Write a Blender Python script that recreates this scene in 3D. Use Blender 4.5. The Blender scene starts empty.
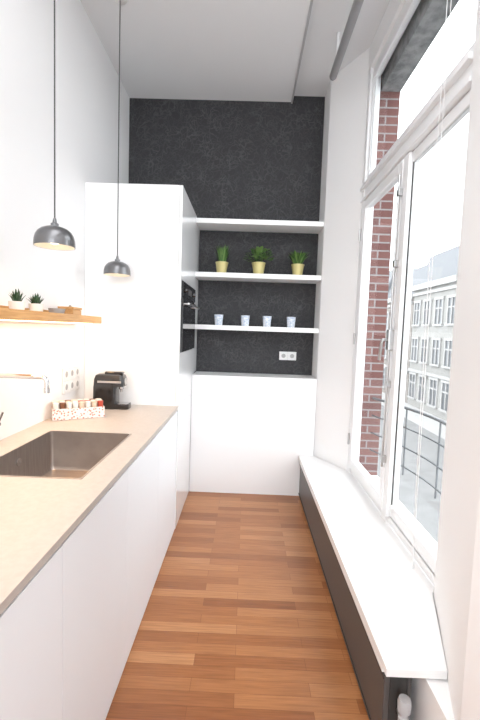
import bpy, bmesh, math, random
from mathutils import Matrix, Vector
random.seed(7)
S = bpy.context.scene
COL = S.collection

# ------------------------------------------------------------------ materials
def mat(name, col=(0.8,0.8,0.8), rough=0.5, metal=0.0, emit=None, es=0.0, spec=None, coat=0.0, bump=0.0, bscale=200.0):
    m = bpy.data.materials.new(name); m.use_nodes = True
    nt = m.node_tree; b = nt.nodes['Principled BSDF']
    b.inputs['Base Color'].default_value = (*col,1)
    b.inputs['Roughness'].default_value = rough
    b.inputs['Metallic'].default_value = metal
    if coat: b.inputs['Coat Weight'].default_value = coat; b.inputs['Coat Roughness'].default_value = 0.05
    if spec is not None: b.inputs['Specular IOR Level'].default_value = spec
    if emit: 
        b.inputs['Emission Color'].default_value = (*emit,1); b.inputs['Emission Strength'].default_value = es
    if bump:
        t = nt.nodes.new('ShaderNodeTexCoord'); n = nt.nodes.new('ShaderNodeTexNoise'); n.inputs['Scale'].default_value = bscale
        bp = nt.nodes.new('ShaderNodeBump'); bp.inputs['Strength'].default_value = bump; bp.inputs['Distance'].default_value = 0.002
        nt.links.new(t.outputs['Object'], n.inputs['Vector']); nt.links.new(n.outputs['Fac'], bp.inputs['Height'])
        nt.links.new(bp.outputs['Normal'], b.inputs['Normal'])
    return m

def ramp(nt, stops):
    r = nt.nodes.new('ShaderNodeValToRGB'); e = r.color_ramp.elements
    e[0].position, e[0].color = stops[0][0], (*stops[0][1],1)
    e[1].position, e[1].color = stops[-1][0], (*stops[-1][1],1)
    for p,c in stops[1:-1]:
        k = e.new(p); k.color = (*c,1)
    return r

def mixc(nt, fac, a, b, blend='MIX'):
    m = nt.nodes.new('ShaderNodeMix'); m.data_type='RGBA'; m.blend_type=blend
    for sock,val in ((m.inputs[0],fac),(m.inputs[6],a),(m.inputs[7],b)):
        if isinstance(val,bpy.types.NodeSocket): nt.links.new(val, sock)
        elif isinstance(val,(int,float)): sock.default_value = val
        else: sock.default_value = (*val,1)
    return m.outputs[2]

def mat_parquet():
    m = mat('parquet', rough=0.32); nt=m.node_tree; b=nt.nodes['Principled BSDF']; L=nt.links
    tc = nt.nodes.new('ShaderNodeTexCoord')
    br = nt.nodes.new('ShaderNodeTexBrick'); br.offset=0.37; br.offset_frequency=2
    br.inputs['Scale'].default_value=1.0
    br.inputs['Brick Width'].default_value=0.50; br.inputs['Row Height'].default_value=0.064
    br.inputs['Mortar Size'].default_value=0.0007; br.inputs['Bias'].default_value=0.0
    br.inputs['Color1'].default_value=(0,0,0,1); br.inputs['Color2'].default_value=(1,1,1,1); br.inputs['Mortar'].default_value=(0.5,0.5,0.5,1)
    L.new(tc.outputs['Object'], br.inputs['Vector'])
    r = ramp(nt, [(0.0,(0.285,0.103,0.038)),(0.35,(0.375,0.147,0.055)),(0.65,(0.435,0.185,0.073)),(1.0,(0.52,0.245,0.108))])
    L.new(br.outputs['Color'], r.inputs['Fac'])
    mp = nt.nodes.new('ShaderNodeMapping'); mp.inputs['Scale'].default_value=(3,60,1)
    L.new(tc.outputs['Object'], mp.inputs['Vector'])
    n = nt.nodes.new('ShaderNodeTexNoise'); n.inputs['Scale'].default_value=2.0; n.inputs['Detail'].default_value=6
    L.new(mp.outputs['Vector'], n.inputs['Vector'])
    g = ramp(nt, [(0.3,(0.80,0.78,0.76)),(0.7,(1.12,1.12,1.12))]); L.new(n.outputs['Fac'], g.inputs['Fac'])
    c = mixc(nt, 1.0, r.outputs['Color'], g.outputs['Color'], 'MULTIPLY')
    c2 = mixc(nt, br.outputs['Fac'], c, (0.20,0.07,0.028))
    L.new(c2, b.inputs['Base Color'])
    return m

def mat_wallpaper():
    m = mat('dark_wallpaper', rough=0.75); nt=m.node_tree; b=nt.nodes['Principled BSDF']; L=nt.links
    tc = nt.nodes.new('ShaderNodeTexCoord')
    n0 = nt.nodes.new('ShaderNodeTexNoise'); n0.inputs['Scale'].default_value=8; n0.inputs['Detail'].default_value=2
    L.new(tc.outputs['Object'], n0.inputs['Vector'])
    vm = nt.nodes.new('ShaderNodeVectorMath'); vm.operation='MULTIPLY_ADD'
    vm.inputs[1].default_value=(0.22,0.22,0.22)
    L.new(n0.outputs['Color'], vm.inputs[0]); L.new(tc.outputs['Object'], vm.inputs[2])
    outs=[]
    for sc in (13.0, 24.0):
        v = nt.nodes.new('ShaderNodeTexVoronoi'); v.feature='DISTANCE_TO_EDGE'; v.inputs['Scale'].default_value=sc
        L.new(vm.outputs[0], v.inputs['Vector'])
        r = ramp(nt, [(0.015,(1,1,1)),(0.055,(0,0,0))]); L.new(v.outputs['Distance'], r.inputs['Fac']); outs.append(r.outputs['Color'])
    mx = mixc(nt, 1.0, outs[0], outs[1], 'LIGHTEN')
    n1 = nt.nodes.new('ShaderNodeTexNoise'); n1.inputs['Scale'].default_value=6; L.new(tc.outputs['Object'], n1.inputs['Vector'])
    r1 = ramp(nt, [(0.35,(0.35,0.35,0.35)),(0.65,(1,1,1))]); L.new(n1.outputs['Fac'], r1.inputs['Fac'])
    mk = mixc(nt, 1.0, mx, r1.outputs['Color'], 'MULTIPLY')
    c = mixc(nt, mk, (0.029,0.029,0.032), (0.066,0.066,0.070))
    L.new(c, b.inputs['Base Color'])
    return m

def mat_brick(name, c1, c2, mort, w=0.21, h=0.063):
    m = mat(name, rough=0.85); nt=m.node_tree; b=nt.nodes['Principled BSDF']; L=nt.links
    tc = nt.nodes.new('ShaderNodeTexCoord'); sep=nt.nodes.new('ShaderNodeSeparateXYZ'); com=nt.nodes.new('ShaderNodeCombineXYZ')
    ad=nt.nodes.new('ShaderNodeMath'); ad.operation='ADD'
    L.new(tc.outputs['Object'], sep.inputs[0]); L.new(sep.outputs['X'], ad.inputs[0]); L.new(sep.outputs['Y'], ad.inputs[1])
    L.new(ad.outputs[0], com.inputs['X']); L.new(sep.outputs['Z'], com.inputs['Y'])
    br = nt.nodes.new('ShaderNodeTexBrick'); br.inputs['Scale'].default_value=1
    br.inputs['Brick Width'].default_value=w; br.inputs['Row Height'].default_value=h; br.inputs['Mortar Size'].default_value=0.006
    br.inputs['Color1'].default_value=(*c1,1); br.inputs['Color2'].default_value=(*c2,1); br.inputs['Mortar'].default_value=(*mort,1)
    L.new(com.outputs[0], br.inputs['Vector']); L.new(br.outputs['Color'], b.inputs['Base Color'])
    return m

def mat_noise(name, ca, cb, scale, rough=0.6, metal=0.0, stretch=(1,1,1)):
    m = mat(name, rough=rough, metal=metal); nt=m.node_tree; b=nt.nodes['Principled BSDF']; L=nt.links
    tc = nt.nodes.new('ShaderNodeTexCoord'); mp=nt.nodes.new('ShaderNodeMapping'); mp.inputs['Scale'].default_value=stretch
    n=nt.nodes.new('ShaderNodeTexNoise'); n.inputs['Scale'].default_value=scale; n.inputs['Detail'].default_value=5
    r=ramp(nt,[(0.35,ca),(0.65,cb)])
    L.new(tc.outputs['Object'],mp.inputs['Vector']); L.new(mp.outputs[0],n.inputs['Vector']); L.new(n.outputs['Fac'],r.inputs['Fac']); L.new(r.outputs['Color'],b.inputs['Base Color'])
    return m

def mat_glass():
    m = bpy.data.materials.new('window_glass'); m.use_nodes=True; nt=m.node_tree; nt.nodes.clear()
    o=nt.nodes.new('ShaderNodeOutputMaterial'); t=nt.nodes.new('ShaderNodeBsdfTransparent'); g=nt.nodes.new('ShaderNodeBsdfGlossy')
    t.inputs['Color'].default_value=(0.97,0.98,0.98,1); g.inputs['Roughness'].default_value=0.02
    mx=nt.nodes.new('ShaderNodeMixShader'); mx.inputs[0].default_value=0.04
    nt.links.new(t.outputs[0],mx.inputs[1]); nt.links.new(g.outputs[0],mx.inputs[2]); nt.links.new(mx.outputs[0],o.inputs['Surface'])
    return m

M = dict(
 wall=mat('white_paint',(0.87,0.87,0.872),0.6,bump=0.1,bscale=120),
 ceil=mat('ceiling_paint',(0.77,0.775,0.785),0.7),
 frame=mat('window_paint',(0.83,0.84,0.85),0.35),
 gloss=mat('white_lacquer',(0.87,0.875,0.885),0.14,coat=0.3),
 front=mat('cabinet_front_lacquer',(0.86,0.88,0.91),0.38),
 satin=mat('white_satin',(0.88,0.88,0.885),0.35),
 gap=mat('shadow_gap',(0.55,0.55,0.56),0.8),
 sill=mat('sill_stone',(0.86,0.86,0.86),0.3),
 counter=mat_noise('beige_composite',(0.475,0.425,0.385),(0.51,0.46,0.42),60,rough=0.42),
 steel=mat_noise('bronze_steel',(0.35,0.31,0.285),(0.42,0.375,0.345),8,rough=0.34,metal=0.8,stretch=(1,14,1)),
 chrome=mat('chrome',(0.62,0.62,0.63),0.12,1.0),
 brushed=mat('brushed_steel',(0.5,0.5,0.5),0.3,1.0),
 black=mat('black_plastic',(0.012,0.012,0.013),0.22,coat=0.4),
 blackglass=mat('oven_glass',(0.008,0.008,0.01),0.06,coat=0.5),
 darkgrey=mat('radiator_enamel',(0.075,0.072,0.071),0.38),
 darkgrey2=mat('radiator_rib',(0.040,0.039,0.038),0.45),
 lamp=mat('gunmetal_shade',(0.19,0.19,0.195),0.28,0.75),
 lampin=mat('shade_inside',(0.8,0.76,0.68),0.5),
 cord=mat('cord_black',(0.05,0.05,0.05),0.6),
 bulb=mat('bulb_glass',(1,0.9,0.75),0.3,emit=(1,0.85,0.62),es=4),
 led=mat('led_diffuser',(1,0.9,0.75),0.3,emit=(1,0.82,0.55),es=3),
 oak=mat_noise('oak_wood',(0.56,0.29,0.10),(0.68,0.38,0.15),6,rough=0.45,stretch=(20,1.2,20)),
 gold=mat('gold_pot',(0.56,0.49,0.22),0.4,0.25),
 whitepot=mat('white_ceramic',(0.8,0.78,0.74),0.35),
 soil=mat('soil',(0.04,0.028,0.018),0.95),
 leaf=mat('leaf_green',(0.045,0.12,0.02),0.5),
 leaf2=mat('leaf_light',(0.11,0.21,0.05),0.5),
 succ=mat('succulent_green',(0.03,0.07,0.03),0.45),
 cup=mat_noise('cup_pattern',(0.42,0.52,0.66),(0.82,0.84,0.88),60,rough=0.35),
 white=mat('white_plastic',(0.80,0.80,0.80),0.35),
 hole=mat('socket_hole',(0.42,0.42,0.42),0.6),
 red=mat('red_capsule',(0.50,0.08,0.05),0.35,0.2),
 cream=mat('cream_capsule',(0.75,0.62,0.5),0.35,0.2),
 brown=mat('brown_capsule',(0.20,0.09,0.05),0.35,0.3),
 brickr=mat_brick('red_brick',(0.12,0.050,0.045),(0.17,0.078,0.068),(0.24,0.225,0.225)),
 facade=mat_noise('facade_plaster',(0.225,0.22,0.21),(0.255,0.25,0.24),0.6,rough=0.9),
 facade2=mat_brick('facade_brick',(0.185,0.165,0.15),(0.21,0.19,0.175),(0.23,0.22,0.21),0.3,0.09),
 trimst=mat('facade_trim',(0.31,0.305,0.30),0.8),
 winpane=mat('facade_window',(0.075,0.08,0.088),0.3),
 roof=mat('roof_slate',(0.14,0.145,0.155),0.8),
 street=mat_noise('street_paving',(0.14,0.14,0.14),(0.18,0.18,0.18),2,rough=0.9),
 soffit=mat_noise('weathered_lintel',(0.14,0.145,0.15),(0.30,0.305,0.31),14,rough=0.9),
 iron=mat('wrought_iron',(0.13,0.14,0.15),0.5,0.3),
 tubeg=mat('blind_tube_grey',(0.30,0.30,0.31),0.4,0.2),
 trimg=mat('ceiling_rail_grey',(0.42,0.42,0.43),0.5),
 carp=mat('car_paint',(0.12,0.125,0.135),0.3,0.2,coat=0.5), tyre=mat('tyre',(0.03,0.03,0.03),0.8),
 glass=mat_glass(), parquet=mat_parquet(), paper=mat_wallpaper(),
)

def mat_print():
    m=mat('red_white_print',rough=0.5); nt=m.node_tree; b=nt.nodes['Principled BSDF']; L=nt.links
    tc=nt.nodes.new('ShaderNodeTexCoord'); v=nt.nodes.new('ShaderNodeTexVoronoi'); v.inputs['Scale'].default_value=70
    L.new(tc.outputs['Object'],v.inputs['Vector']); r=ramp(nt,[(0.28,(0.55,0.16,0.13)),(0.42,(0.80,0.74,0.70))])
    L.new(v.outputs['Distance'],r.inputs['Fac']); L.new(r.outputs['Color'],b.inputs['Base Color']); return m
M['print']=mat_print()

# ------------------------------------------------------------------ mesh builder
class MB:
    def __init__(s,name,loc=(0,0,0),rz=0.0):
        s.name=name; s.loc=loc; s.rz=rz; s.bm=bmesh.new(); s.mats=[]
    def mi(s,k):
        if k not in s.mats: s.mats.append(k)
        return s.mats.index(k)
    def add(s,t,k,mtx=None,smooth=True):
        i=s.mi(k)
        for f in t.faces: f.material_index=i; f.smooth=smooth
        if smooth:
            t.normal_update()
            for e in t.edges:
                if len(e.link_faces)==2 and e.calc_face_angle(0)>math.radians(36): e.smooth=False
        if mtx is not None: t.transform(mtx)
        me=bpy.data.meshes.new('tmp'); t.to_mesh(me); s.bm.from_mesh(me); bpy.data.meshes.remove(me); t.free()
    def box(s,x0,x1,y0,y1,z0,z1,k,bev=0.0,seg=2,mtx=None):
        t=bmesh.new(); bmesh.ops.create_cube(t,size=1)
        t.transform(Matrix.Translation(((x0+x1)/2,(y0+y1)/2,(z0+z1)/2))@Matrix.Diagonal((abs(x1-x0),abs(y1-y0),abs(z1-z0),1)))
        if bev: bmesh.ops.bevel(t,geom=list(t.edges),offset=bev,segments=seg,affect='EDGES',profile=0.5)
        s.add(t,k,mtx,False)
    def prism(s,pts,z0,z1,k,bev=0.0,mtx=None):
        t=bmesh.new(); a=[t.verts.new((x,y,z0)) for x,y in pts]; b=[t.verts.new((x,y,z1)) for x,y in pts]; n=len(pts)
        t.faces.new(a[::-1]); t.faces.new(b)
        for i in range(n): t.faces.new((a[i],a[(i+1)%n],b[(i+1)%n],b[i]))
        bmesh.ops.recalc_face_normals(t,faces=t.faces)
        if bev: bmesh.ops.bevel(t,geom=list(t.edges),offset=bev,segments=2,affect='EDGES',profile=0.5)
        s.add(t,k,mtx,False)
    def loft(s,loops,k,cap0=True,cap1=True,mtx=None):
        t=bmesh.new(); vs=[[t.verts.new(p) for p in lp] for lp in loops]; n=len(loops[0])
        for a,b in zip(vs[:-1],vs[1:]):
            for i in range(n): t.faces.new((a[i],a[(i+1)%n],b[(i+1)%n],b[i]))
        if cap0: t.faces.new(vs[0][::-1])
        if cap1: t.faces.new(vs[-1])
        bmesh.ops.recalc_face_normals(t,faces=t.faces)
        s.add(t,k,mtx)
    def lathe(s,prof,k,c=(0,0,0),seg=32,mtx=None,cap=True):
        loops=[[(c[0]+r*math.cos(2*math.pi*i/seg),c[1]+r*math.sin(2*math.pi*i/seg),c[2]+z) for i in range(seg)] for r,z in prof]
        s.loft(loops,k,cap,cap,mtx)
    def tube(s,pts,r,k,seg=12,mtx=None):
        P=[Vector(p) for p in pts]; loops=[]; up=None
        for i,p in enumerate(P):
            d=(P[min(i+1,len(P)-1)]-P[max(i-1,0)]).normalized()
            if up is None:
                up=Vector((0,0,1)) if abs(d.z)<0.9 else Vector((1,0,0))
            n=(up-d*up.dot(d)).normalized(); b=d.cross(n); up=n
            rr=r[i] if isinstance(r,(list,tuple)) else r
            loops.append([p+rr*(math.cos(a)*n+math.sin(a)*b) for a in [2*math.pi*j/seg for j in range(seg)]])
        s.loft(loops,k,True,True,mtx)
    def blade(s,base,tip,w,k,bend=0.3,thick=0.0):
        b=Vector(base); t=Vector(tip); d=t-b; side=d.cross(Vector((0,0,1)))
        if side.length<1e-5: side=Vector((1,0,0))
        side.normalize(); bm=bmesh.new(); rows=[]
        for i in range(5):
            f=i/4; p=b+d*f+Vector((0,0,1))*math.sin(f*math.pi)*bend*d.length*0.4
            ww=w*(1-f)**0.7*(0.7+0.6*math.sin(f*math.pi)) if i<4 else w*0.05
            nrm=side.cross(d).normalized()
            rows.append((bm.verts.new(p-side*ww/2),bm.verts.new(p-nrm*(w*0.15+thick)*(1-f)),bm.verts.new(p+side*ww/2)))
        for a,c in zip(rows[:-1],rows[1:]):
            bm.faces.new((a[0],a[1],c[1],c[0])); bm.faces.new((a[1],a[2],c[2],c[1]))
            if thick: bm.faces.new((a[2],a[0],c[0],c[2]))
        s.add(bm,k)
    def finish(s):
        me=bpy.data.meshes.new(s.name); s.bm.to_mesh(me); s.bm.free()
        for k in s.mats: me.materials.append(M[k])
        o=bpy.data.objects.new(s.name,me); COL.objects.link(o); o.location=s.loc; o.rotation_euler=(0,0,s.rz); return o

def rrect(cx,cy,hx,hy,r,z,n=5):
    out=[]
    for (sx,sy,a0) in ((1,1,0),(-1,1,90),(-1,-1,180),(1,-1,270)):
        for i in range(n+1):
            a=math.radians(a0+90*i/n); out.append((cx+sx*(hx-r)+r*math.cos(a),cy+sy*(hy-r)+r*math.sin(a),z))
    return out

# ------------------------------------------------------------------ room shell
XL=-1.16; XR=0.64; XW=0.85; YB=3.85; YN=-2.6; ZC=3.59; FY=3.55; CX=-0.478
XF=0.872; YW0=1.61; YW1=3.2
b=MB('floor'); b.box(XL-0.1,1.1,YN,YB+0.1,-0.12,0,'parquet'); b.finish()
b=MB('ceiling'); b.box(XL-0.1,0.345,YN,YB+0.1,ZC,ZC+0.25,'ceil'); b.box(0.345,1.1,YN,YB+0.1,ZC+0.055,ZC+0.25,'ceil'); b.finish()
b=MB('wall_left'); b.box(XL-0.1,XL,YN,YB+0.1,0,ZC,'wall'); b.finish()
b=MB('wall_back'); b.box(XL,0.9,YB,YB+0.1,0,ZC+0.055,'paper'); b.finish()
HEAD=3.47; ZT=ZC+0.055
b=MB('wall_right')
b.prism([(XR,YN),(1.1,YN),(1.1,YW0),(XF,YW0),(XF,1.67),(XW,1.67),(XR,1.06)],0,ZT,'wall')
b.prism([(XR,FY+0.02),(XW,YW1),(0.93,YW1),(0.93,YB),(XR,YB)],0,ZT,'wall')
b.prism([(XR,1.06),(XW,1.67),(1.1,1.67),(1.1,YW1),(XW,YW1),(XR,FY+0.02)],0,0.345,'wall')
b.box(XW,0.95,1.67,YW1,HEAD,ZT,'wall')
b.finish()
b=MB('wall_exterior')
b.box(0.935,1.1,YW1,6.5,-3.5,4.6,'brickr'); b.box(0.955,1.1,YW0,YW1,3.33,4.6,'soffit'); b.box(0.93,1.1,-2,YW0,ZT+0.01,4.6,'brickr')
b.finish()

# ------------------------------------------------------------------ window
b=MB('window_1')
y0,y1=YW0,YW1-0.001; z0,z1=0.38,HEAD-0.001; x0,x1=XF,XF+0.06
F='frame'; ym=2.36
b.box(x0,x1,y0,y0+0.05,z0,z1,F,0.004); b.box(x0-0.02,x1,y1-0.055,y1,z0,z1,F,0.004)
b.box(x0,x1,y0,y1,z1-0.06,z1,F,0.004); b.box(x0,x1,y0,y1,z0,z0+0.06,F,0.004)
b.box(x0-0.012,x1,1.672,y1,2.50,2.61,F,0.004)
b.box(x0-0.04,x0-0.005,1.672,y1,2.585,2.612,F,0.004)
b.box(x0-0.03,x0-0.005,1.672,y1,2.50,2.52,F,0.004)
b.box(x0-0.012,x1,ym-0.04,ym+0.04,z0,2.5,F,0.004)
def sash(ya,yb,za,zb,w=0.06,xo=0.018):
    xa,xb=x0-xo,x0+0.035
    b.box(xa,xb,ya,ya+w,za,zb,F,0.005); b.box(xa,xb,yb-w,yb,za,zb,F,0.005)
    b.box(xa,xb,ya+w,yb-w,za,za+w*1.3,F,0.005); b.box(xa,xb,ya+w,yb-w,zb-w,zb,F,0.005)
    b.box(xa+0.012,xb-0.005,ya+w,ya+w+0.012,za+w,zb-w,F); b.box(xa+0.012,xb-0.005,yb-w-0.012,yb-w,za+w,zb-w,F)
    b.box(x0+0.005,x0+0.011,ya+w-0.005,yb-w+0.005,za+w,zb-w,'glass')
sash(y0+0.02,ym-0.015,z0+0.045,2.495,xo=0.0)
b.box(x0-0.018,x0+0.02,ym-0.075,ym-0.015,z0+0.045,2.495,F,0.005)
sash(ym+0.015,y1-0.035,z0+0.045,2.495)
sash(y0+0.035,y1-0.035,2.62,z1-0.045,0.045,0.0)
b.tube([(x0-0.035,ym+0.0,0.7),(x0-0.035,ym+0.0,2.40)],0.006,'brushed',8)
for zz in (0.75,1.2,1.9,2.3): b.box(x0-0.042,x0-0.012,ym-0.017,ym+0.017,zz-0.02,zz+0.02,'brushed',0.003)
b.box(x0-0.05,x0-0.012,ym-0.02,ym+0.02,1.40,1.52,'brushed',0.004)
b.tube([(x0-0.04,ym,1.46),(x0-0.075,ym,1.46),(x0-0.08,ym+0.005,1.44),(x0-0.08,ym+0.025,1.34)],0.009,'brushed',10)
for zz in (0.65,1.45,2.25): b.tube([(x0-0.028,y1-0.035,zz-0.045),(x0-0.028,y1-0.035,zz+0.045)],0.008,'brushed',10)
b.finish()

b=MB('window_sill')
b.prism([(0.505,FY-0.006),(0.505,1.262),(0.7085,1.262),(XW-0.004,1.674),(XF-0.001,1.674),(XF-0.001,3.14),(XW-0.002,3.198),(XR-0.004,FY-0.006)],0.350,0.3795,'sill',0.002)
b.box(0.505,0.66,1.3,FY-0.006,0.334,0.350,'sill')
b.finish()

b=MB('radiator')
b.box(0.520,0.540,1.31,FY-0.03,0.025,0.322,'darkgrey',0.004)
b.box(0.60,0.615,1.31,FY-0.03,0.025,0.322,'darkgrey',0.004)
b.box(0.540,0.60,1.312,1.325,0.04,0.32,'darkgrey2',0.003); b.box(0.540,0.60,FY-0.05,FY-0.035,0.04,0.32,'darkgrey2',0.003)
y=1.36
while y<FY-0.08:
    b.box(0.542,0.598,y,y+0.012,0.06,0.30,'darkgrey2'); y+=0.05
b.box(0.540,0.60,1.31,FY-0.03,0.316,0.326,'darkgrey2',0.002)
b.box(0.5155,0.521,1.31,FY-0.03,0.296,0.312,'darkgrey2',0.002)
b.box(0.5155,0.521,1.31,FY-0.03,0.03,0.042,'darkgrey2',0.002)
for yy in (1.45,2.4,3.35): b.box(0.545,0.60,yy,yy+0.03,0.0,0.05,'darkgrey2')
b.finish()
b=MB('radiator_valve',(0.575,1.268,0))
b.tube([(0,0,0.0),(0,0,0.17)],0.008,'brushed'); b.lathe([(0.02,0),(0.02,0.005),(0.009,0.008)],'white')
b.tube([(0,0,0.17),(0,0.014,0.188),(0,0.040,0.190)],0.010,'brushed')
b.lathe([(0.014,0.165),(0.018,0.175),(0.018,0.205),(0.013,0.21),(0.013,0.225),(0.021,0.228),(0.023,0.255),(0.019,0.27),(0.004,0.272)],'trimg')
b.finish()

b=MB('roller_blind_tube')
b.tube([(0.585,3.2,3.43),(0.585,-1.5,3.43)],0.028,'tubeg',20)
b.tube([(0.585,3.2,3.43),(0.585,3.215,3.43)],0.022,'darkgrey',20)
for yy in (3.05,1.6,0.2): b.box(0.575,0.595,yy,yy+0.03,3.45,ZC+0.0545,'frame',0.002)
b.finish()
b=MB('trim_1'); b.box(0.330,0.3449,YN,YB-0.001,ZC-0.014,ZC-0.0005,'trimg'); b.finish()

def cord(x,y,ztop,zbot):
    b=MB('pull_cord')
    b.tube([(x,y,ztop),(x-0.004,y+0.003,(ztop+zbot)/2),(x,y,zbot+0.03)],0.0016,'white',6)
    b.tube([(x-0.012,y+0.012,ztop),(x-0.014,y+0.012,(ztop+zbot)/2),(x-0.003,y+0.003,zbot+0.03)],0.0016,'white',6)
    b.lathe([(0.002,0.035),(0.006,0.028),(0.008,0.008),(0.005,0)],'white',(x,y,zbot),12)
    b.box(x-0.02,XW-0.001,y-0.008,y+0.02,ztop-0.01,ztop+0.02,'white',0.002)
    b.finish()
cord(0.80,1.78,3.49,0.42)

# ------------------------------------------------------------------ exterior
b=MB('balcony_railing')
for i,zz in enumerate((0.98,0.84,0.70,0.56)):
    pts=[]
    for j in range(13):
        f=j/12; yy=1.62+f*1.57; pts.append((1.03+0.16*math.sin(f*math.pi),yy,zz))
    b.tube(pts,0.010 if i==0 else 0.006,'iron',8)
for f in (0.25,0.5,0.75):
    b.tube([(1.03+0.16*math.sin(f*math.pi),1.62+f*1.57,0.5),(1.03+0.16*math.sin(f*math.pi),1.62+f*1.57,0.98)],0.006,'iron',8)
b.finish()
b=MB('street'); b.box(1.1,60,-20,110,-3.7,-3.505,'street'); b.box(9.8,12,-20,110,-3.505,-3.5001,'trimst'); b.finish()
def house(x,ya,yb,top,m,n,storeys):
    b=MB('townhouse')
    b.box(x,x+8,ya,yb,-3.5,top,m)
    b.box(x-0.35,x+0.1,ya+0.02,yb-0.02,top-0.35,top,'trimst'); b.box(x-0.15,x+0.1,ya+0.02,yb-0.02,top-0.7,top-0.5,'trimst')
    b.prism([(0,0),(4,0),(3,2.2),(0.9,2.2)],0,yb-ya,'roof',mtx=Matrix.Translation((x+0.1,yb,top))@Matrix.Rotation(math.radians(90),4,'X'))
    H=(top-0.9+3.5)/storeys; W=(yb-ya)/n
    for s in range(storeys):
        zb=-3.5+s*H
        for i in range(n):
            yc=ya+(i+0.5)*W; hw=W*0.27; za=zb+0.28*H+ (0 if s else -0.1); zt=zb+H*0.88
            b.box(x-0.03,x+0.02,yc-hw,yc+hw,za,zt,'winpane')
            for (p,q) in ((yc-hw-0.1,yc-hw),(yc+hw,yc+hw+0.1),(yc-0.04,yc+0.04)): b.box(x-0.08,x+0.02,p,q,za,zt,'trimst')
            b.box(x-0.10,x+0.02,yc-hw-0.15,yc+hw+0.15,zt,zt+0.15,'trimst'); b.box(x-0.14,x+0.02,yc-hw-0.15,yc+hw+0.15,za-0.12,za,'trimst')
            b.box(x-0.06,x+0.02,yc-hw,yc+hw,za+(zt-za)*0.62,za+(zt-za)*0.68,'trimst')
    b.box(x-0.1,x+0.05,ya,yb,-3.5+H-0.12,-3.5+H+0.08,'trimst')
    b.finish()
house(12,6,15,6.0,'facade',4,3)
house(12,15.05,22.9,4.6,'facade2',4,3)
house(12,23,29.4,5.0,'facade',4,3)
house(12,29.5,36,4.5,'facade2',3,3)
house(12,36.1,48,5.2,'facade',5,3)
house(12,48.1,62,4.8,'facade2',6,3)

# ------------------------------------------------------------------ kitchen units
YT=2.845
b=MB('base_cabinet')
b.box(XL+0.002,-0.51,YN+0.3,YT-0.003,0.0,0.04,'satin')
b.box(-0.525,-0.505,YN+0.3,YT-0.003,0.04,0.895,'gap')
b.box(XL+0.002,XL+0.014,YN+0.3,YT-0.003,0.04,0.9,'satin')
edges=[YT-0.003-0.6*i for i in range(9)]
for a in edges[:-1]:
    b.box(-0.504,CX-0.004,a-0.599,a-0.001,0.006,0.888,'front',0.001)
b.finish()
SX0,SX1,SY0,SY1=-1.02,-0.585,1.415,2.06
b=MB('countertop')
z0,z1=0.902,0.925; ye=YN+0.3; xc=CX+0.003
b.box(XL+0.001,SX0,ye,YT-0.002,z0,z1,'counter'); b.box(SX1,xc,ye,YT-0.002,z0,z1,'counter')
b.box(SX0,SX1,ye,SY0,z0,z1,'counter'); b.box(SX0,SX1,SY1,YT-0.002,z0,z1,'counter')
b.finish()
b=MB('kitchen_sink')
cx,cy=(SX0+SX1)/2,(SY0+SY1)/2; hx,hy=(SX1-SX0)/2,(SY1-SY0)/2
outer=[rrect(cx,cy,hx-0.001,hy-0.001,0.012,z) for z in (0.70,0.9265)]
inner=[rrect(cx,cy,hx-0.008,hy-0.008,0.014,0.9265),rrect(cx,cy,hx-0.009,hy-0.009,0.016,0.74),rrect(cx,cy,hx-0.016,hy-0.016,0.02,0.722),rrect(cx,cy,hx-0.035,hy-0.035,0.02,0.716),rrect(cx-0.05,cy-0.05,0.05,0.05,0.048,0.708)]
b.loft(outer+inner,'steel',True,True)
b.lathe([(0.052,0.709),(0.052,0.713),(0.042,0.714),(0.038,0.710),(0.010,0.710),(0.008,0.716),(0.001,0.717)],'chrome',(cx-0.05,cy-0.05,0))
b.lathe([(0.018,0),(0.018,0.003),(0.012,0.004),(0.002,0.004)],'chrome',mtx=Matrix.Translation((SX0+0.0095,1.75,0.86))@Matrix.Rotation(math.radians(90),4,'Y'))
b.finish()
b=MB('kitchen_faucet',(-1.128,1.75,0.9255))
b.lathe([(0.026,0),(0.026,0.008),(0.020,0.012),(0.020,0.14),(0.017,0.145),(0.013,0.15)],'chrome')
pts=[(0,0,0.14),(0,0,0.30)]
for i in range(1,7):
    a=math.radians(15*i); pts.append((0.025*(1-math.cos(a)),0,0.30+0.025*math.sin(a)))
pts.append((0.225,0,0.325))
for i in range(1,7):
    a=math.radians(15*i); pts.append((0.225+0.022*math.sin(a),0,0.303+0.022*math.cos(a)))
pts.append((0.247,0,0.272))
b.tube(pts,0.0105,'chrome',16)
b.tube([(0.247,0,0.276),(0.247,0,0.255)],0.013,'chrome',16)
b.tube([(0,0.018,0.09),(0,0.045,0.095)],0.012,'chrome',12); b.tube([(0,0.04,0.095),(0.02,0.045,0.15)],0.005,'chrome',10)
b.finish()
b=MB('tall_cabinet')
b.box(XL+0.001,CX-0.022,YT,YB-0.001,0.0,2.475,'gloss',0.0015)
def fr(za,zb,ya=YT+0.002,yb=YB-0.26): b.box(CX-0.02,CX,ya,yb,za,zb,'gloss',0.001)
fr(0.006,0.92); fr(0.923,1.307); fr(1.833,2.475)
b.box(CX-0.02,CX,YT+0.002,YT+0.03,1.309,1.831,'gloss'); b.box(CX-0.02,CX,YB-0.29,YB-0.26,1.309,1.831,'gloss')
b.box(CX-0.021,CX-0.001,YB-0.258,YB-0.001,1.08,2.475,'gloss',0.001)
b.finish()
b=MB('built_in_oven')
ya,yb=YT+0.034,YB-0.294
b.box(CX-0.019,CX+0.006,ya,yb,1.312,1.828,'black',0.003)
b.box(CX+0.006,CX+0.016,ya+0.003,yb-0.003,1.315,1.70,'blackglass',0.002)
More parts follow.
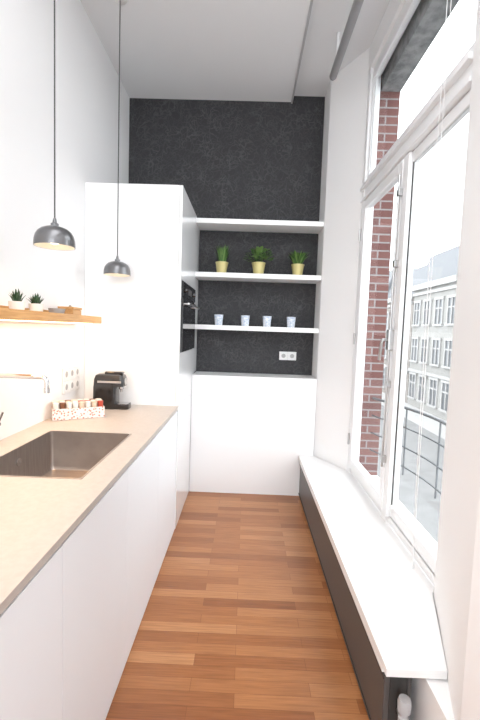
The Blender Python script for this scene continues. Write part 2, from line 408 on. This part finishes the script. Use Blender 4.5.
b.box(CX+0.006,CX+0.014,ya+0.003,yb-0.003,1.715,1.825,'blackglass',0.002)
b.box(CX+0.014,CX+0.015,ya+0.25,yb-0.25,1.745,1.79,'darkgrey')
for yy in (ya+0.12,yb-0.12): b.lathe([(0.020,0),(0.018,0.014),(0.002,0.015)],'black',mtx=Matrix.Translation((CX+0.014,yy,1.768))@Matrix.Rotation(math.radians(90),4,'Y'))
for yy in (ya+0.06,yb-0.06): b.tube([(CX+0.014,yy,1.665),(CX+0.05,yy,1.665)],0.006,'brushed',10)
b.tube([(CX+0.05,ya+0.03,1.665),(CX+0.05,yb-0.03,1.665)],0.007,'brushed',12)
b.finish()
b=MB('low_cabinet')
b.box(CX+0.002,XR-0.002,FY+0.018,YB-0.001,0.0,1.055,'satin')
b.box(CX+0.002,XR-0.002,FY,FY+0.017,0.0,1.056,'satin',0.001)
b.box(CX+0.002,XR-0.002,FY,YB-0.001,1.057,1.075,'satin',0.001)
b.finish()
for z in (2.455,1.99,1.525):
    b=MB('wall_shelf'); b.box(CX+0.001,XR-0.001,YB-0.27,YB-0.001,z-0.042,z,'satin',0.002)
    b.finish()

# ------------------------------------------------------------------ niche plants and cups
def pot(b,r0,r1,h,k):
    b.lathe([(r0*0.9,0),(r0,0.004),(r1,h-0.012),(r1*1.06,h-0.01),(r1*1.06,h),(r1*0.95,h),(r1*0.93,h-0.015)],k)
    b.lathe([(r1*0.94,h-0.02),(r1*0.5,h-0.008),(0.002,h-0.006)],'soil')
def grass(x,n,hh,spread,w):
    b=MB('potted_plant',(x,YB-0.16,1.991)); pot(b,0.042,0.056,0.105,'gold')
    for i in range(n):
        a=random.uniform(0,2*math.pi); r=random.uniform(0,0.035); s=random.uniform(0.2,1)*spread
        b.blade((r*math.cos(a),r*math.sin(a),0.095),((r+s)*math.cos(a),(r+s)*math.sin(a),0.095+hh*random.uniform(0.6,1)),w,random.choice(['leaf','leaf2']),0.35)
    b.finish()
grass(-0.250,130,0.165,0.065,0.012)
b=MB('potted_plant',(0.085,YB-0.16,1.991)); pot(b,0.046,0.060,0.11,'gold')
for i in range(170):
    a=random.uniform(0,2*math.pi); e=random.uniform(0.05,1.5); R=random.uniform(0.05,0.125)
    c=Vector((R*math.cos(a)*math.cos(e),R*math.sin(a)*math.cos(e),0.125+R*math.sin(e)*0.95))
    d=Vector((math.cos(a)*math.cos(e),math.sin(a)*math.cos(e),math.sin(e)*0.6+random.uniform(-0.4,0.4))).normalized()
    b.blade(c,c+d*0.038,0.026,random.choice(['leaf','leaf2','leaf2']),0.2)
for i in range(12):
    a=i*0.52; b.tube([(0.01*math.cos(a),0.01*math.sin(a),0.1),(0.06*math.cos(a),0.06*math.sin(a),0.18)],0.002,'leaf',5)
b.finish()
grass(0.44,170,0.125,0.095,0.018)
for i,x in enumerate((-0.262,-0.02,0.18,0.40)):
    b=MB('patterned_cup',(x,YB-0.17,1.5255))
    b.lathe([(0.030,0),(0.034,0.004),(0.041,0.092),(0.041,0.096),(0.038,0.096),(0.031,0.008),(0.001,0.007)],'cup')
    pts=[(0.034+0.022*math.sin(t),0,0.05+0.026*math.cos(t)) for t in [math.radians(a) for a in range(0,181,20)]]
    b.tube(pts,0.0045,'cup',8,mtx=Matrix.Rotation(1.1+i*0.3,4,'Z'))
    b.finish()
def socket(b,cols,rows):
    for i in range(cols):
        for j in range(rows):
            ox=(i-(cols-1)/2)*0.082; oz=(j-(rows-1)/2)*0.082
            b.box(ox-0.0405,ox+0.0405,-0.010,0,oz-0.0405,oz+0.0405,'white',0.003)
            b.lathe([(0.024,0),(0.024,0.002),(0.021,0.002),(0.020,0.0005)],'white',mtx=Matrix.Translation((ox,-0.010,oz))@Matrix.Rotation(math.radians(90),4,'X'),cap=False)
            b.lathe([(0.020,0.0),(0.0195,0.0006),(0.001,0.0006)],'hole',mtx=Matrix.Translation((ox,-0.010,oz))@Matrix.Rotation(math.radians(90),4,'X'))
b=MB('wall_socket',(0.40,YB-0.001,1.255)); socket(b,2,1); b.finish()
b=MB('wall_socket',(XL+0.001,2.62,1.125),math.radians(90)); socket(b,3,2); b.finish()

# ------------------------------------------------------------------ left wall shelf
b=MB('floating_shelf')
SYE=2.70
b.box(XL+0.001,-1.0,0.2,SYE,1.500,1.525,'oak',0.002)
b.box(-1.0,-0.985,0.2,SYE,1.500,1.545,'oak',0.002)
b.box(XL+0.001,XL+0.016,0.2,SYE,1.525,1.565,'oak',0.002)
b.box(-1.05,-1.03,0.25,SYE-0.05,1.494,1.4995,'led')
b.finish()
def aloe(y,n,h,sc=1.0):
    b=MB('potted_succulent',(-1.07,y,1.5255)); 
    b.lathe([(0.026,0),(0.029,0.003),(0.036,0.060),(0.033,0.060),(0.032,0.051)],'whitepot'); b.lathe([(0.032,0.050),(0.001,0.054)],'soil')
    for i in range(n):
        a=i*2.4; s=0.008+0.040*(i/n); hh=h*(1-0.5*i/n)
        b.blade((0.008*math.cos(a),0.008*math.sin(a),0.05),(s*math.cos(a),s*math.sin(a),0.055+hh),0.016,'succ',0.25,0.004)
    b.finish()
aloe(1.85,20,0.065); aloe(2.02,26,0.06); aloe(1.62,18,0.06)
b=MB('small_bowl',(-1.07,2.24,1.5255)); b.lathe([(0.025,0),(0.035,0.01),(0.045,0.048),(0.042,0.048),(0.031,0.012),(0.001,0.009)],'trimg'); b.finish()
b=MB('storage_box',(-1.07,2.41,1.5255)); b.box(-0.045,0.045,-0.06,0.06,0,0.05,'oak',0.003); b.box(-0.048,0.048,-0.063,0.063,0.051,0.066,'oak',0.003); b.lathe([(0.006,0.066),(0.009,0.074),(0.004,0.079)],'brushed'); b.finish()

# ------------------------------------------------------------------ pendants
for (x,y,z) in ((-0.893,1.85,1.84),(-0.885,2.71,1.828)):
    b=MB('pendant_lamp',(x,y,0)); R=0.088
    prof=[(R,z),(R,z+0.012),(R*0.985,z+0.03),(R*0.93,z+0.05),(R*0.82,z+0.066),(R*0.66,z+0.078),(R*0.45,z+0.086),(R*0.25,z+0.090),(0.010,z+0.092)]
    b.lathe([(R*0.965,z)]+prof,'lamp',seg=48,cap=False)
    b.lathe([(r*0.965,zz-0.003 if zz>z else zz) for r,zz in prof],'lampin',seg=48,cap=False)
    b.lathe([(0.017,z+0.089),(0.017,z+0.103),(0.010,z+0.108),(0.007,z+0.125),(0.003,z+0.13)],'lamp')
    b.tube([(0,0,z+0.12),(0,0,ZC-0.02)],0.0034,'cord',8)
    b.lathe([(0.045,ZC-0.001),(0.045,ZC-0.018),(0.03,ZC-0.025),(0.004,ZC-0.027)],'white')
    b.lathe([(0.012,z+0.085),(0.014,z+0.055),(0.024,z+0.04),(0.026,z+0.027),(0.018,z+0.014),(0.003,z+0.010)],'bulb')
    b.finish()

# ------------------------------------------------------------------ coffee machine + capsule tray
b=MB('espresso_machine',(-0.905,2.70,0.9255))
def rl(x0,x1,hw,z,r): return rrect((x0+x1)/2,0,(x1-x0)/2,hw,r,z)
b.loft([rl(-0.12,0.035,0.052,0,0.02),rl(-0.122,0.035,0.055,0.01,0.022),rl(-0.12,0.035,0.055,0.15,0.022),rl(-0.118,0.085,0.055,0.155,0.022),rl(-0.115,0.088,0.055,0.20,0.022),rl(-0.105,0.080,0.050,0.228,0.02),rl(-0.09,0.065,0.04,0.236,0.02)],'black')
b.loft([rl(0.01,0.118,0.045,0,0.02),rl(0.01,0.12,0.047,0.005,0.02),rl(0.01,0.12,0.047,0.034,0.02)],'black')
b.loft([rl(0.042,0.114,0.041,0.0345,0.016),rl(0.042,0.114,0.041,0.038,0.016)],'chrome')
b.lathe([(0.018,0.156),(0.018,0.135),(0.009,0.128),(0.008,0.115),(0.006,0.115)],'chrome',(0.062,0,0))
b.box(-0.085,0.075,-0.057,-0.054,0.178,0.192,'brushed',0.001)
b.loft([rl(-0.05,0.07,0.026,0.237,0.012),rl(-0.05,0.078,0.026,0.247,0.012),rl(-0.045,0.07,0.022,0.252,0.012)],'black')
b.lathe([(0.024,0),(0.024,0.003),(0.018,0.004),(0.001,0.004)],'brushed',mtx=Matrix.Translation((0.0875,0,0.185))@Matrix.Rotation(math.radians(90),4,'Y'))
b.tube([(-0.112,0.02,0.03),(-0.15,0.03,0.005),(-0.19,0.06,0.003)],0.003,'cord',8)
b.finish()
b=MB('capsule_tray',(-1.012,2.39,0.9255),math.radians(30))
b.box(-0.145,0.145,-0.06,0.06,0,0.004,'white')
for y in (-0.060,0.058): b.box(-0.145,0.145,y,y+0.002,0,0.068,'print')
for x in (-0.145,0.143): b.box(x,x+0.002,-0.058,0.058,0,0.068,'print')
for i in range(8):
    for j in range(3):
        x=-0.124+i*0.0354; y=-0.038+j*0.038
        b.lathe([(0.012,0.052),(0.0155,0.06),(0.017,0.096),(0.0175,0.10),(0.001,0.10)],random.choice(['red','cream','cream','brown','whitepot','whitepot']),(x,y,0),14)
b.box(-0.143,0.143,-0.058,0.058,0.046,0.051,'white')
b.finish()

# ------------------------------------------------------------------ lights
def light(name,kind,loc,e,col=(1,1,1),rot=(0,0,0),**kw):
    l=bpy.data.lights.new(name,kind); l.energy=e; l.color=col
    for k,v in kw.items(): setattr(l,k,v)
    o=bpy.data.objects.new(name,l); COL.objects.link(o); o.location=loc; o.rotation_euler=rot; return o
light('shelf_led_light','AREA',(-1.04,1.45,1.492),8,(1,0.62,0.32),shape='RECTANGLE',size=0.03,size_y=2.4)
for (x,y,z) in ((-0.893,1.85,1.85),(-0.885,2.71,1.838)):
    light('pendant_light','SPOT',(x,y,z),4,(1,0.85,0.65),spot_size=math.radians(150),spot_blend=0.8,shadow_soft_size=0.03)
light('added_room_fill','AREA',(-0.3,0.3,3.56),34,(0.97,0.98,1.0),shape='RECTANGLE',size=1.2,size_y=2.4)  # added area fill below the ceiling to brighten the interior; no fitting modelled

w=bpy.data.worlds.new('overcast_sky'); S.world=w; w.use_nodes=True
bg=w.node_tree.nodes['Background']; bg.inputs[0].default_value=(0.94,0.97,1.0,1); bg.inputs[1].default_value=5.4

S.view_settings.view_transform='Standard'

# ------------------------------------------------------------------ camera
cam=bpy.data.cameras.new('camera'); co=bpy.data.objects.new('camera',cam); COL.objects.link(co)
cam.sensor_fit='VERTICAL'; cam.sensor_height=36; cam.lens=20; cam.clip_start=0.02; cam.clip_end=300
wy=Vector((7,30,-400)).normalized(); wz=Vector((0.034,0.998,0.075)); wz=(wz-wy*wz.dot(wy)).normalized(); wx=wy.cross(wz)
R=Matrix((wx,wy,wz)).to_4x4(); co.matrix_world=Matrix.Translation((0,0,1.49))@R
S.camera=co
